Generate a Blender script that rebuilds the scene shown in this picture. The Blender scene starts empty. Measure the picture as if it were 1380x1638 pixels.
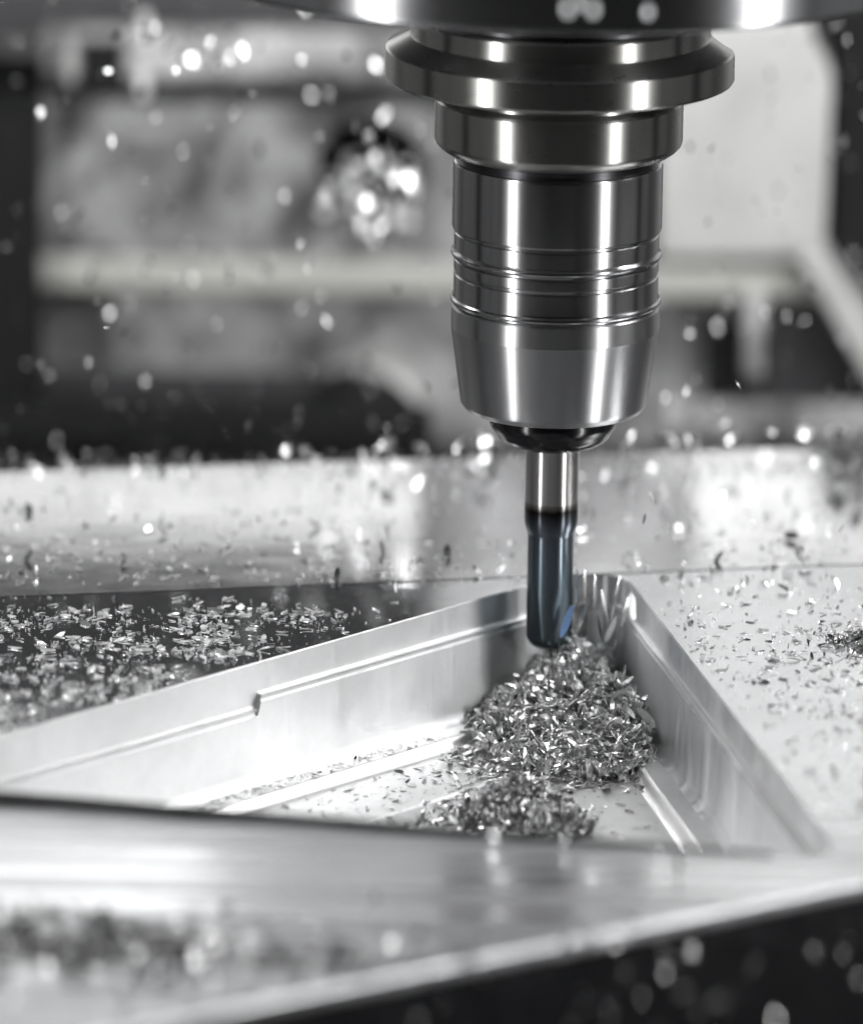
import bpy, bmesh, math, random
import numpy as np
from mathutils import Vector, Matrix

rng = random.Random(7)
nr = np.random.default_rng(11)
scene = bpy.context.scene
COL = scene.collection
YB = 290.0                       # distance of the machinery behind
MM = 0.001                       # everything below is written in millimetres
R_ = math.radians

# ------------------------------------------------------------------ camera
FPX, W0, H0 = 14000.0, 1380.0, 1638.0
ELEV, ROLL, DIST = R_(14.8), 0.0154, 1600.0
fwd = Vector((0, math.cos(ELEV), -math.sin(ELEV)))
_r, _u = Vector((1, 0, 0)), Vector((0, math.sin(ELEV), math.cos(ELEV)))
cr = _r * math.cos(ROLL) + _u * math.sin(ROLL)
cu = _u * math.cos(ROLL) - _r * math.sin(ROLL)
cpos = -DIST * (fwd + cr * ((879 - W0 / 2) / FPX) - cu * ((950 - H0 / 2) / FPX))
cam_d = bpy.data.cameras.new('camera')
cam = bpy.data.objects.new('camera', cam_d)
COL.objects.link(cam)
m = Matrix((cr, cu, -fwd)).transposed().to_4x4()
m.translation = cpos * MM
cam.matrix_world = m
cam_d.sensor_fit = 'VERTICAL'
cam_d.sensor_height = 24.0
cam_d.lens = FPX / H0 * 24.0
cam_d.clip_start, cam_d.clip_end = 0.05, 20
cam_d.dof.use_dof = True
cam_d.dof.focus_distance = (DIST - 28) * MM
cam_d.dof.aperture_fstop = 5.6
cam_d.dof.aperture_ratio = 1.25
scene.camera = cam

def ray(px, py):
    return (fwd + cr * ((px - W0 / 2) / FPX) - cu * ((py - H0 / 2) / FPX))
def at_z(px, py, z=0.0):
    d = ray(px, py); t = (z - cpos.z) / d.z
    return cpos + d * t
def at_y(px, py, Y):
    d = ray(px, py); t = (Y - cpos.y) / d.y
    return cpos + d * t

# ------------------------------------------------------------------ light
world = bpy.data.worlds.new('World')
scene.world = world
world.use_nodes = True
world.node_tree.nodes['Background'].inputs[0].default_value = (0.97, 0.985, 1.0, 1)
world.node_tree.nodes['Background'].inputs[1].default_value = 0.18
scene.view_settings.view_transform = 'Standard'
scene.view_settings.look = 'None'
scene.view_settings.gamma = 1.0
scene.view_settings.exposure = 0.1

def area(name, loc, target, sx, sy, radiance, col=(1, 1, 1)):
    """rectangular area lamp; its power is worked out from the radiance wanted"""
    d = bpy.data.lights.new(name, 'AREA')
    d.shape = 'RECTANGLE'; d.size, d.size_y = sx * MM, sy * MM
    d.energy = radiance * math.pi * (sx * MM) * (sy * MM)
    d.color = col
    o = bpy.data.objects.new(name, d); COL.objects.link(o)
    v = Vector(target) - Vector(loc)
    z = -v.normalized()
    y = Vector((0, 0, 1)) - z * z.z
    if y.length < .05: y = Vector((0, 1, 0)) - z * z.y
    y.normalize(); x = y.cross(z)
    mm = Matrix((x, y, z)).transposed().to_4x4(); mm.translation = Vector(loc) * MM
    o.matrix_world = mm
    return o
A1, A2, LD = R_(50), R_(53), 720
area('strip_lamp', (-LD * math.sin(A1), -LD * math.cos(A1), 60), (0, 0, 60), 46, 900, 30)
area('strip_lamp', (LD * math.sin(A2), -LD * math.cos(A2), 60), (0, 0, 60), 46, 900, 30)
sl = area('added_side_fill', (470, 0, 330), (-8, -20, -12), 110, 150, .50)  # unseen fill added to whiten the left pocket wall
sl.data.spread = R_(19)
area('added_rear_fill', (-125, 185, 122), (-30, -60, 0), 130, 44, 1.35)  # unseen fill added behind to brighten chips, walls and near rim
rl = area('added_side_fill', (-130, 182, 265), (45, -90, -12), 110, 90, .55)  # unseen fill added to brighten the right pocket wall
rl.data.spread = R_(17)
area('added_fixture_fill', (110, 60, 300), (50, 300, 30), 520, 70, 16)  # unseen fill added to light the machinery behind

# ------------------------------------------------------------------ material helpers
def new_mat(name):
    mt = bpy.data.materials.new(name); mt.use_nodes = True
    nt = mt.node_tree
    return mt, nt, nt.nodes['Principled BSDF']
def nd(nt, typ, **kw):
    n = nt.nodes.new(typ)
    for k, v in kw.items():
        if k in n.inputs: n.inputs[k].default_value = v
        else: setattr(n, k, v)
    return n
def coords(nt, scale, kind='Object'):
    tc = nt.nodes.new('ShaderNodeTexCoord'); mp = nt.nodes.new('ShaderNodeMapping')
    mp.inputs['Scale'].default_value = [s * 1000 for s in scale]
    nt.links.new(tc.outputs[kind], mp.inputs['Vector'])
    return mp.outputs[0]
def ramp(nt, src, stops):
    r = nt.nodes.new('ShaderNodeValToRGB')
    e = r.color_ramp.elements
    while len(e) < len(stops): e.new(.5)
    for q, (p, c) in zip(e, stops):
        q.position = p
        q.color = (c, c, c, 1) if isinstance(c, float) else (*c, 1)
    nt.links.new(src, r.inputs[0])
    return r.outputs[0]

def turned(name, col, rough, aniso=.5, line=3.0, bump=.0015, dirt=.04):
    """turned or ground steel: fine rings round the axis, a little uneven"""
    mt, nt, b = new_mat(name)
    b.inputs['Metallic'].default_value = 1
    b.inputs['Anisotropic'].default_value = aniso
    tg = nd(nt, 'ShaderNodeTangent', direction_type='RADIAL', axis='Z')
    nt.links.new(tg.outputs[0], b.inputs['Tangent'])
    b.inputs['Anisotropic Rotation'].default_value = .25
    v = coords(nt, (.05, .05, line))
    n = nd(nt, 'ShaderNodeTexNoise', Scale=1.0, Detail=3.0)
    nt.links.new(v, n.inputs['Vector'])
    bp = nd(nt, 'ShaderNodeBump', Strength=.25, Distance=bump * MM)
    nt.links.new(n.outputs[0], bp.inputs['Height']); nt.links.new(bp.outputs[0], b.inputs['Normal'])
    v2 = coords(nt, (.25, .25, .5))
    n2 = nd(nt, 'ShaderNodeTexNoise', Scale=1.0, Detail=5.0, Roughness=.65)
    nt.links.new(v2, n2.inputs['Vector'])
    nt.links.new(ramp(nt, n2.outputs[0], [(.3, tuple(c * (1 - dirt) for c in col)), (.7, tuple(col))]), b.inputs['Base Color'])
    nt.links.new(ramp(nt, n2.outputs[0], [(.3, rough * 1.08), (.7, rough)]), b.inputs['Roughness'])
    return mt

def milled(name, col, rough, angle=0.0, pitch=1.2, bump=.02, wav=.0, chatter=.0, cvar=.86, streak=None):
    """milled aluminium: fine parallel tool marks at an angle and faint cloudy wear"""
    mt, nt, b = new_mat(name)
    b.inputs['Metallic'].default_value = 1
    tc = nt.nodes.new('ShaderNodeTexCoord'); mp = nt.nodes.new('ShaderNodeMapping')
    mp.inputs['Rotation'].default_value = (0, 0, angle)
    mp.inputs['Scale'].default_value = (25, 1000 / pitch, 1000 / pitch)
    nt.links.new(tc.outputs['Object'], mp.inputs['Vector'])
    n = nd(nt, 'ShaderNodeTexNoise', Scale=1.0, Detail=4.0, Roughness=.6)
    nt.links.new(mp.outputs[0], n.inputs['Vector'])
    bp = nd(nt, 'ShaderNodeBump', Strength=.3, Distance=bump * MM)
    nt.links.new(n.outputs[0], bp.inputs['Height'])
    last = bp
    if wav:
        n3 = nd(nt, 'ShaderNodeTexNoise', Scale=1.0, Detail=2.0)
        nt.links.new(coords(nt, (.05, .05, .05)), n3.inputs['Vector'])
        b3 = nd(nt, 'ShaderNodeBump', Strength=1.0, Distance=wav * MM)
        nt.links.new(n3.outputs[0], b3.inputs['Height']); nt.links.new(bp.outputs[0], b3.inputs['Normal'])
        last = b3
    if chatter:
        n4 = nd(nt, 'ShaderNodeTexNoise', Scale=1.0, Detail=3.0, Distortion=.6)
        nt.links.new(coords(nt, (.11, .11, .02)), n4.inputs['Vector'])
        b4 = nd(nt, 'ShaderNodeBump', Strength=1.0, Distance=chatter * MM)
        t4 = nt.nodes.new('ShaderNodeTexCoord'); s4 = nt.nodes.new('ShaderNodeSeparateXYZ'); nt.links.new(t4.outputs['Object'], s4.inputs[0])
        m4 = nd(nt, 'ShaderNodeMapRange')          # the right wall was cut rougher than the left one
        for k_, v_ in (('From Min', -.005), ('From Max', .014), ('To Min', .14), ('To Max', 1.0)): m4.inputs[k_].default_value = v_
        nt.links.new(s4.outputs[0], m4.inputs['Value']); nt.links.new(m4.outputs[0], b4.inputs['Strength'])
        nt.links.new(n4.outputs[0], b4.inputs['Height']); nt.links.new(last.outputs[0], b4.inputs['Normal'])
        last = b4
    nt.links.new(last.outputs[0], b.inputs['Normal'])
    n2 = nd(nt, 'ShaderNodeTexNoise', Scale=1.0, Detail=6.0, Roughness=.7)
    nt.links.new(coords(nt, (.06, .06, .06)), n2.inputs['Vector'])
    nt.links.new(ramp(nt, n2.outputs[0], [(.3, tuple(c * cvar for c in col)), (.7, tuple(col))]), b.inputs['Base Color'])
    nt.links.new(ramp(nt, n2.outputs[0], [(.3, min(1., rough * 1.3)), (.7, rough)]), b.inputs['Roughness'])
    return mt

def plain(name, col, rough, metallic=0.0, spec=.5, nscale=.15, var=.25, bump=.05, sp=.2):
    mt, nt, b = new_mat(name)
    b.inputs['Metallic'].default_value = metallic
    b.inputs['Specular IOR Level'].default_value = spec
    n = nd(nt, 'ShaderNodeTexNoise', Scale=1.0, Detail=6.0, Roughness=.65, Distortion=.5)
    nt.links.new(coords(nt, (nscale,) * 3), n.inputs['Vector'])
    nt.links.new(ramp(nt, n.outputs[0], [(.5 - sp, tuple(c * (1 - var) for c in col)), (.5 + sp, tuple(col))]), b.inputs['Base Color'])
    nt.links.new(ramp(nt, n.outputs[0], [(.3, min(1., rough * 1.25)), (.7, rough)]), b.inputs['Roughness'])
    bp = nd(nt, 'ShaderNodeBump', Strength=.3, Distance=bump * MM)
    nt.links.new(n.outputs[0], bp.inputs['Height']); nt.links.new(bp.outputs[0], b.inputs['Normal'])
    return mt

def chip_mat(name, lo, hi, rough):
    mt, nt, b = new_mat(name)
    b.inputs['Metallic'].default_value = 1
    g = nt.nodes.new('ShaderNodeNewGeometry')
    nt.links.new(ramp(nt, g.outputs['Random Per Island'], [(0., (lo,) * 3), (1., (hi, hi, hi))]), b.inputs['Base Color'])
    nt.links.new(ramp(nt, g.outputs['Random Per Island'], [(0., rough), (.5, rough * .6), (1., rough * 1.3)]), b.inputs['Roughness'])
    n = nd(nt, 'ShaderNodeTexNoise', Scale=1.0, Detail=2.0)
    nt.links.new(coords(nt, (3, 3, 3)), n.inputs['Vector'])
    bp = nd(nt, 'ShaderNodeBump', Strength=.5, Distance=.08 * MM)
    nt.links.new(n.outputs[0], bp.inputs['Height']); nt.links.new(bp.outputs[0], b.inputs['Normal'])
    return mt

M = {}
M['spindle'] = turned('spindle_steel', (.38, .382, .39), .25, .86)
M['flange'] = turned('holder_steel_warm', (.31, .307, .295), .27, .86)
M['body'] = turned('holder_steel', (.31, .31, .315), .24, .86)
M['nose'] = turned('nose_steel', (.34, .34, .345), .31, .88)
M['groove'] = turned('shaded_groove_steel', (.07, .07, .075), .35, .8)  # darker copy of the steel; shade of the recesses put into the colour
M['shank'] = turned('carbide_shank', (.40, .385, .38), .28, .9)
M['rubber'] = plain('black_seal', (.004, .004, .005), .15, 0, .35, .6, .2, .01)
M['deck'] = milled('deck_aluminium', (.88, .89, .90), .06, 0, .8, .004, wav=.10)
def deck_finish():
    nt = M['deck'].node_tree; b = nt.nodes['Principled BSDF']
    old = b.inputs['Roughness'].links[0].from_socket
    tc = nt.nodes.new('ShaderNodeTexCoord'); sp = nt.nodes.new('ShaderNodeSeparateXYZ'); nt.links.new(tc.outputs['Object'], sp.inputs[0])
    def mr(out, a, b_, lo, hi):
        n = nd(nt, 'ShaderNodeMapRange'); n.inputs['From Min'].default_value = a; n.inputs['From Max'].default_value = b_
        n.inputs['To Min'].default_value = lo; n.inputs['To Max'].default_value = hi; nt.links.new(out, n.inputs['Value']); return n.outputs[0]
    a1 = nt.nodes.new('ShaderNodeMath'); a1.operation = 'MULTIPLY_ADD'; a1.inputs[1].default_value = .28     # y + .28 x : along the front of the pocket
    nt.links.new(sp.outputs[0], a1.inputs[0]); nt.links.new(sp.outputs[1], a1.inputs[2])
    fr = mr(a1.outputs[0], -.118, -.128, 0, .26)
    rt = mr(sp.outputs[0], -.030, .035, 0, .16)
    mx = nt.nodes.new('ShaderNodeMath'); mx.operation = 'MAXIMUM'; nt.links.new(fr, mx.inputs[0]); nt.links.new(rt, mx.inputs[1])
    ad = nt.nodes.new('ShaderNodeMath'); ad.operation = 'ADD'; nt.links.new(old, ad.inputs[0]); nt.links.new(mx.outputs[0], ad.inputs[1])
    mp = nt.nodes.new('ShaderNodeMapping'); mp.inputs['Rotation'].default_value = (0, 0, R_(14)); mp.inputs['Scale'].default_value = (5, 150, 200)
    nt.links.new(tc.outputs['Object'], mp.inputs['Vector'])
    ns = nd(nt, 'ShaderNodeTexNoise', Scale=1.0, Detail=5.0, Roughness=.6); nt.links.new(mp.outputs[0], ns.inputs['Vector'])
    st = mr(ns.outputs[0], .4, .6, -.20, .12)
    sm = nt.nodes.new('ShaderNodeMath'); sm.operation = 'MULTIPLY'; nt.links.new(st, sm.inputs[0])
    on = mr(a1.outputs[0], -.118, -.128, 0, 1); nt.links.new(on, sm.inputs[1])
    a2 = nt.nodes.new('ShaderNodeMath'); a2.operation = 'ADD'; nt.links.new(ad.outputs[0], a2.inputs[0]); nt.links.new(sm.outputs[0], a2.inputs[1])
    nt.links.new(a2.outputs[0], b.inputs['Roughness'])
deck_finish()
M['land'] = milled('rear_land_aluminium', (.9, .9, .91), .10, 0, .8, .006, wav=.08)
M['front'] = milled('front_rim_aluminium', (.84, .85, .86), .30, 0, .9, .03, wav=.2)
M['wall'] = milled('pocket_wall_aluminium', (.93, .935, .94), .40, 0, 1.1, .02, wav=.3, chatter=.9)
def wall_grain():
    # side-milled walls carry marks along their length, so they spread light up and down
    nt = M['wall'].node_tree; b = nt.nodes['Principled BSDF']
    c = nt.nodes.new('ShaderNodeCombineXYZ'); c.inputs[2].default_value = 1
    b.inputs['Anisotropic'].default_value = .85; nt.links.new(c.outputs[0], b.inputs['Tangent'])
wall_grain()
M['floor'] = milled('pocket_floor_aluminium', (.94, .94, .94), .38, R_(40), .7, .03)
M['jaw'] = plain('black_jaw', (.004, .0042, .006), .6, 0, .05, .08, .35, .05)
M['chip'] = chip_mat('aluminium_chip', .70, .97, .30)
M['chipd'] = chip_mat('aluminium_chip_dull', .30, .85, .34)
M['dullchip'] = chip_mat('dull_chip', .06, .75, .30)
M['spark'] = chip_mat('mirror_chip', .35, .95, .26)
M['glint'] = chip_mat('bright_aluminium_chip', .88, .95, .36)
M['lip'] = plain('dark_reflection_edge', (.05, .05, .052), .45, .6, .4, .6, .6)  # dark reflection along the pocket edge put into the colour
M['dark'] = plain('dark_cover', (.006, .0063, .007), .6, 0, .3)
M['darkgrey'] = plain('dark_grey_casting', (.05, .05, .053), .55, 0, .4)
M['grey'] = plain('grey_steel', (.46, .46, .465), .42, .5, .5, .055, .88, sp=.12)
M['midgrey'] = plain('mid_grey_steel', (.66, .66, .66), .45, .4, .5, .05, .8, sp=.14)
M['pale'] = plain('pale_aluminium', (.66, .66, .65), .5, .3, .5, .035, .32)
M['white'] = plain('white_paint', (.85, .85, .85), .5, 0, .4, .03, .06)
M['bar'] = plain('pale_way_cover', (.50, .50, .47), .5, .2, .5, .03, .15)

def cutter_mat():
    mt, nt, b = new_mat('coated_carbide')
    b.inputs['Metallic'].default_value = 1; b.inputs['Roughness'].default_value = .28; b.inputs['Anisotropic'].default_value = .9; b.inputs['Anisotropic Rotation'].default_value = .25
    tg = nd(nt, 'ShaderNodeTangent', direction_type='RADIAL', axis='Z'); nt.links.new(tg.outputs[0], b.inputs['Tangent'])
    tc = nt.nodes.new('ShaderNodeTexCoord'); sp = nt.nodes.new('ShaderNodeSeparateXYZ')
    nt.links.new(tc.outputs['Object'], sp.inputs[0])
    n = nd(nt, 'ShaderNodeTexNoise', Scale=1.0, Detail=2.0); nt.links.new(coords(nt, (.5, .5, .3)), n.inputs['Vector'])
    ad = nd(nt, 'ShaderNodeMath', operation='MULTIPLY_ADD'); ad.inputs[1].default_value = .0012
    nt.links.new(n.outputs[0], ad.inputs[0]); nt.links.new(sp.outputs[2], ad.inputs[2])
    mr = nd(nt, 'ShaderNodeMapRange'); mr.inputs['From Min'].default_value = -.001; mr.inputs['From Max'].default_value = .0276
    nt.links.new(ad.outputs[0], mr.inputs['Value'])
    nt.links.new(ramp(nt, mr.outputs[0], [(0., (.09, .11, .12)), (.55, (.13, .165, .19)), (.80, (.12, .135, .155)),
                                          (.88, (.06, .065, .075)), (.945, (.012, .010, .009)), (1., (.30, .28, .27))]), b.inputs['Base Color'])
    return mt
M['cutter'] = cutter_mat()
M['blue'] = plain('blue_flash_colour', (.30, .48, .85), .35, .6)  # blue flash at the cutter tip put into the colour

# ------------------------------------------------------------------ object helpers
def link(name, verts, faces, mat, parent=None, smooth=None, mats=None, fmat=None):
    me = bpy.data.meshes.new(name)
    me.from_pydata([(v[0] * MM, v[1] * MM, v[2] * MM) for v in verts], [], faces)
    me.validate()
    me.materials.append(mat)
    for x in (mats or []): me.materials.append(x)
    if fmat is not None: me.polygons.foreach_set('material_index', fmat)
    bm = bmesh.new(); bm.from_mesh(me)
    bmesh.ops.recalc_face_normals(bm, faces=bm.faces[:])
    bm.to_mesh(me); bm.free()
    if smooth is not None:
        me.polygons.foreach_set('use_smooth', [True] * len(me.polygons))
        me.set_sharp_from_angle(angle=R_(smooth))
    o = bpy.data.objects.new(name, me); COL.objects.link(o)
    if smooth is not None:
        wn = o.modifiers.new('weighted_normal', 'WEIGHTED_NORMAL'); wn.keep_sharp = True; wn.weight = 100; wn.mode = 'FACE_AREA'
    if parent: o.parent = parent
    return o
def tag(o, label=None, cat=None, group=None, kind=None):
    if label: o['label'] = label
    if cat: o['category'] = cat
    if group: o['group'] = group
    if kind: o['kind'] = kind
    return o
def empty(name, loc=(0, 0, 0)):
    o = bpy.data.objects.new(name, None); o.empty_display_size = .01
    o.location = Vector(loc) * MM; COL.objects.link(o); return o

def lathe(name, prof, mat, parent=None, n=192, cx=0, cy=0, off=(0, 0, 0), smooth=25, warp=None, **kw):
    """revolve (r, z) pairs round the vertical axis"""
    V, F = [], []
    for (r, z) in prof:
        for k in range(n):
            a = 2 * math.pi * k / n
            x, y = r * math.cos(a), r * math.sin(a)
            if warp: x, y = warp(x, y, z)
            V.append((x + cx - off[0], y + cy - off[1], z - off[2]))
    for i in range(len(prof) - 1):
        for k in range(n):
            F.append((i * n + k, i * n + (k + 1) % n, (i + 1) * n + (k + 1) % n, (i + 1) * n + k))
    if prof[0][0] > 0: F.append(tuple(range(n)))
    if prof[-1][0] > 0: F.append(tuple((len(prof) - 1) * n + k for k in range(n)))
    return link(name, V, F, mat, parent, smooth, **kw)

def box(name, lo, hi, mat, parent=None, bev=0.0, rot=None, seg=2, origin=(0, 0, 0)):
    bm = bmesh.new(); bmesh.ops.create_cube(bm, size=1)
    c = [(lo[i] + hi[i]) / 2 for i in range(3)]; s = [abs(hi[i] - lo[i]) for i in range(3)]
    for v in bm.verts: v.co = Vector((v.co.x * s[0], v.co.y * s[1], v.co.z * s[2]))
    if bev: bmesh.ops.bevel(bm, geom=bm.edges[:], offset=bev, segments=seg, affect='EDGES', profile=.5)
    if rot: bm.transform(Matrix.Rotation(rot[1], 4, rot[0]))
    for v in bm.verts: v.co += Vector(c)
    V = [tuple(v.co - Vector(origin)) for v in bm.verts]; bm.verts.index_update()
    F = [tuple(v.index for v in f.verts) for f in bm.faces]
    bm.free()
    return link(name, V, F, mat, parent, 30 if bev else None)

def prism_xz(name, poly, y0, y1, mat, parent=None, bev=0.0, origin=(0, 0, 0)):
    """a polygon in the x-z plane extruded in y"""
    bm = bmesh.new()
    vs = [bm.verts.new((x, y0, z)) for x, z in poly]
    f = bm.faces.new(vs)
    ex = bmesh.ops.extrude_face_region(bm, geom=[f])
    for v in ex['geom']:
        if isinstance(v, bmesh.types.BMVert): v.co.y = y1
    if bev: bmesh.ops.bevel(bm, geom=bm.edges[:], offset=bev, segments=2, affect='EDGES', profile=.5)
    bm.verts.index_update()
    V = [tuple(v.co - Vector(origin)) for v in bm.verts]
    F = [tuple(v.index for v in f.verts) for f in bm.faces]
    bm.free()
    return link(name, V, F, mat, parent, 30 if bev else None)

# ------------------------------------------------------------------ workpiece geometry
def v2(p): return np.array([p.x, p.y])
def isect(p, q, r, s):
    d1, d2 = q - p, s - r
    t = np.cross(r - p, d2) / np.cross(d1, d2)
    return p + d1 * t
L1, L2 = v2(at_z(0, 1176)), v2(at_z(700, 976))
Q1, Q2 = v2(at_z(1034, 962)), v2(at_z(1320, 1334))
F1, F2 = v2(at_z(0, 1279)), v2(at_z(1180, 1361))
PA, PB, PC = isect(L1, L2, Q1, Q2), isect(L1, L2, F1, F2), isect(Q1, Q2, F1, F2)
TRI = [PA, PB, PC]                 # counter-clockwise
def inward(p, q):
    d = (q - p) / np.linalg.norm(q - p); return np.array([-d[1], d[0]])
def offset_outline(d, radii=(8, 5, 5), nc=12, dd=None):
    """inner offset of the pocket triangle with rounded corners: list of stations"""
    cs = []
    n = [inward(TRI[i], TRI[(i + 1) % 3]) for i in range(3)]
    ds = dd or (d, d, d)
    lines = [(TRI[i] + n[i] * ds[i], TRI[(i + 1) % 3] + n[i] * ds[i]) for i in range(3)]
    out = []
    for i in range(3):               # corner i between line i-1 and line i
        a, b = lines[i - 1]; c, e = lines[i]
        P = isect(a, b, c, e)
        u = (a - b) / np.linalg.norm(a - b); w = (e - c) / np.linalg.norm(e - c)
        r = max(radii[i] - d, .4)
        half = math.acos(np.clip(np.dot(u, w), -1, 1)) / 2
        t = r / math.tan(half)
        p0, p1 = P + u * t, P + w * t
        bis = (u + w) / np.linalg.norm(u + w); cen = P + bis * (r / math.sin(half))
        a0 = math.atan2(*(p0 - cen)[::-1]); a1 = math.atan2(*(p1 - cen)[::-1])
        da = (a1 - a0 + math.pi) % (2 * math.pi) - math.pi
        cs.append([cen + r * np.array([math.cos(a0 + da * k / nc), math.sin(a0 + da * k / nc)]) for k in range(nc + 1)])
    return cs
def in_dist(x, y):
    """distance inside the pocket outline (negative outside)"""
    p = np.array([x, y])
    return min(float(np.dot(p - TRI[i], inward(TRI[i], TRI[(i + 1) % 3]))) for i in range(3))

jog = v2(at_z(408, 1059.5))
tj = float(np.dot(jog - PA, PB - PA) / np.dot(PB - PA, PB - PA))
LEN = float(np.linalg.norm(PB - PA))
def stations(d, nl=14):
    """full ring: apex arc, left wall (with the jog), left arc, front, right arc, right wall"""
    cs = offset_outline(d)
    pts, tags = [], []
    s, e = cs[0][-1], cs[1][0]
    for p in cs[0]: pts.append(p); tags.append('r')
    def tt(p): return float(np.dot(p - PA, PB - PA) / np.dot(PB - PA, PB - PA))
    ts, te = tt(s), tt(e)
    for k in range(1, nl): 
        f = ts + (tj - ts) * k / nl; pts.append(s + (e - s) * (f - ts) / (te - ts)); tags.append('r')
    for f, g in ((tj - .0022, 'r'), (tj - .0020, 'r'), (tj + .0020, 'l'), (tj + .0022, 'l')):
        pts.append(s + (e - s) * (f - ts) / (te - ts)); tags.append(g)
    for k in range(1, nl):
        f = tj + (te - tj) * k / nl; pts.append(s + (e - s) * (f - ts) / (te - ts)); tags.append('l')
    for i in (1, 2):
        for p in cs[i]: pts.append(p); tags.append('r')
        a, b = cs[i][-1], cs[(i + 1) % 3][0]
        for k in range(1, nl): pts.append(a + (b - a) * k / nl); tags.append('r')
    return pts, tags
def ring_surface(name, prof, mat, parent, smooth=35, close_bottom=False):
    """prof: (d, z) or (d, z_right, z_left) down the pocket side"""
    V, F = [], []
    n = None
    for p in prof:
        pts, tg = stations(p[0]); n = len(pts)
        for q, g in zip(pts, tg):
            z = p[1] if (len(p) == 2 or g == 'r') else p[2]
            V.append((q[0], q[1], z))
    for i in range(len(prof) - 1):
        for k in range(n):
            F.append((i * n + k, i * n + (k + 1) % n, (i + 1) * n + (k + 1) % n, (i + 1) * n + k))
    if close_bottom: F.append(tuple((len(prof) - 1) * n + k for k in range(n)))
    return link(name, V, F, mat, parent, smooth)

work = tag(empty('aluminium_workpiece'), 'bright machined aluminium block with a deep stepped triangular pocket under the cutter', 'workpiece')
# outer outline of the block
FL, FR = v2(at_z(-130, 760)), v2(at_z(1510, 712))
EL, ER = v2(at_z(-330, 1748)), v2(at_z(1560, 1370))
ST_L, ST_R = v2(at_z(-190, 962)), v2(at_z(1530, 897))      # line where the rear land starts
def fill_sheet(name, outer, inner, z, mat, parent):
    bm = bmesh.new()
    es = []
    for loop in ([outer] + ([inner] if inner else [])):
        vs = [bm.verts.new((p[0], p[1], z)) for p in loop]
        for i in range(len(vs)): es.append(bm.edges.new((vs[i], vs[(i + 1) % len(vs)])))
    bmesh.ops.triangle_fill(bm, edges=es, use_beauty=True, use_dissolve=False)
    if inner:
        bad = [f for f in bm.faces if in_dist(*f.calc_center_median()[:2]) > 0.05 and all(any(abs(v.co.x - q[0]) + abs(v.co.y - q[1]) < 1e-4 for q in inner) for v in f.verts)]
        bmesh.ops.delete(bm, geom=bad, context='FACES_ONLY')
    for f in bm.faces:
        if f.normal.z < 0: f.normal_flip()
    bm.verts.index_update()
    V = [tuple(v.co) for v in bm.verts]; Fc = [tuple(v.index for v in f.verts) for f in bm.faces]
    bm.free()
    me_o = link(name, V, Fc, mat, parent)
    return me_o
pts0, _t = stations(0.0)
fill_sheet('top_face', [ST_L, EL, ER, ST_R], pts0, 0, M['deck'], work)
def side_box(name, a, b, z0, z1, mat, parent, nrm):
    V = [(a[0], a[1], z0), (b[0], b[1], z0), (b[0], b[1], z1), (a[0], a[1], z1)]
    return link(name, V, [(0, 1, 2, 3)], mat, parent)
# raised land behind the thin line: a slab 0.35 mm proud
def slab(name, poly, z0, z1, mat, parent, bev=.12):
    bm = bmesh.new()
    f = bm.faces.new([bm.verts.new((p[0], p[1], z1)) for p in poly])
    ex = bmesh.ops.extrude_face_region(bm, geom=[f])
    for v in ex['geom']:
        if isinstance(v, bmesh.types.BMVert): v.co.z = z0
    bmesh.ops.bevel(bm, geom=bm.edges[:], offset=bev, segments=2, affect='EDGES', profile=.5)
    bm.verts.index_update()
    V = [tuple(v.co) for v in bm.verts]; Fc = [tuple(v.index for v in f.verts) for f in bm.faces]
    bm.free()
    return link(name, V, Fc, mat, parent, 30)
slab('rear_land', [FL, ST_L, ST_R, FR], -40, .15, M['land'], work, .05)
dirE = (ER - EL) / np.linalg.norm(ER - EL); nE = np.array([dirE[1], -dirE[0]])     # outward
V = []
for (o_, z_) in ((0, 0), (.25, -.07), (.6, -.35), (.7, -.8), (.7, -40)):
    for p in (EL, ER): V.append((p[0] + nE[0] * o_, p[1] + nE[1] * o_, z_))
link('front_side', V, [(2 * i, 2 * i + 1, 2 * i + 3, 2 * i + 2) for i in range(4)], M['front'], work, 60)
ZF = -24.0
ring_surface('upper_wall', [(0, 0), (.12, -.04), (.25, -.2), (.3, -5.4, -7.9)], M['wall'], work)
ring_surface('wall_ledge', [(.3, -5.4, -7.9), (.45, -5.7, -8.2), (.8, -5.8, -8.3), (1.05, -5.8, -8.3), (1.25, -5.95, -8.45)], M['floor'], work)
ring_surface('pocket_wall', [(1.25, -5.95, -8.45), (.75, -6.2, -8.7), (.75, -6.9, -9.4), (1.25, -7.15, -9.65), (1.55, -19.6), (1.75, -20.6), (2.3, -21.4), (3.2, -21.8)], M['wall'], work)
ring_surface('lower_step', [(3.2, -21.8), (6.6, -21.8), (7.0, -21.9), (7.4, -22.3), (7.7, -23.0), (8.2, -23.7), (9.0, -24.0)], M['floor'], work, 50)
DI = 26.0
ring_surface('pocket_floor', [(9.0, -24.0), (DI, -24.0)], M['floor'], work)
ring_surface('inner_recess', [(DI, -24.0), (DI + .3, -24.1), (DI + .5, -24.5), (DI + .6, -27.4), (DI + 1, -28.0), (DI + 1.6, -28.2)], M['wall'], work, 30, True)

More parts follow.
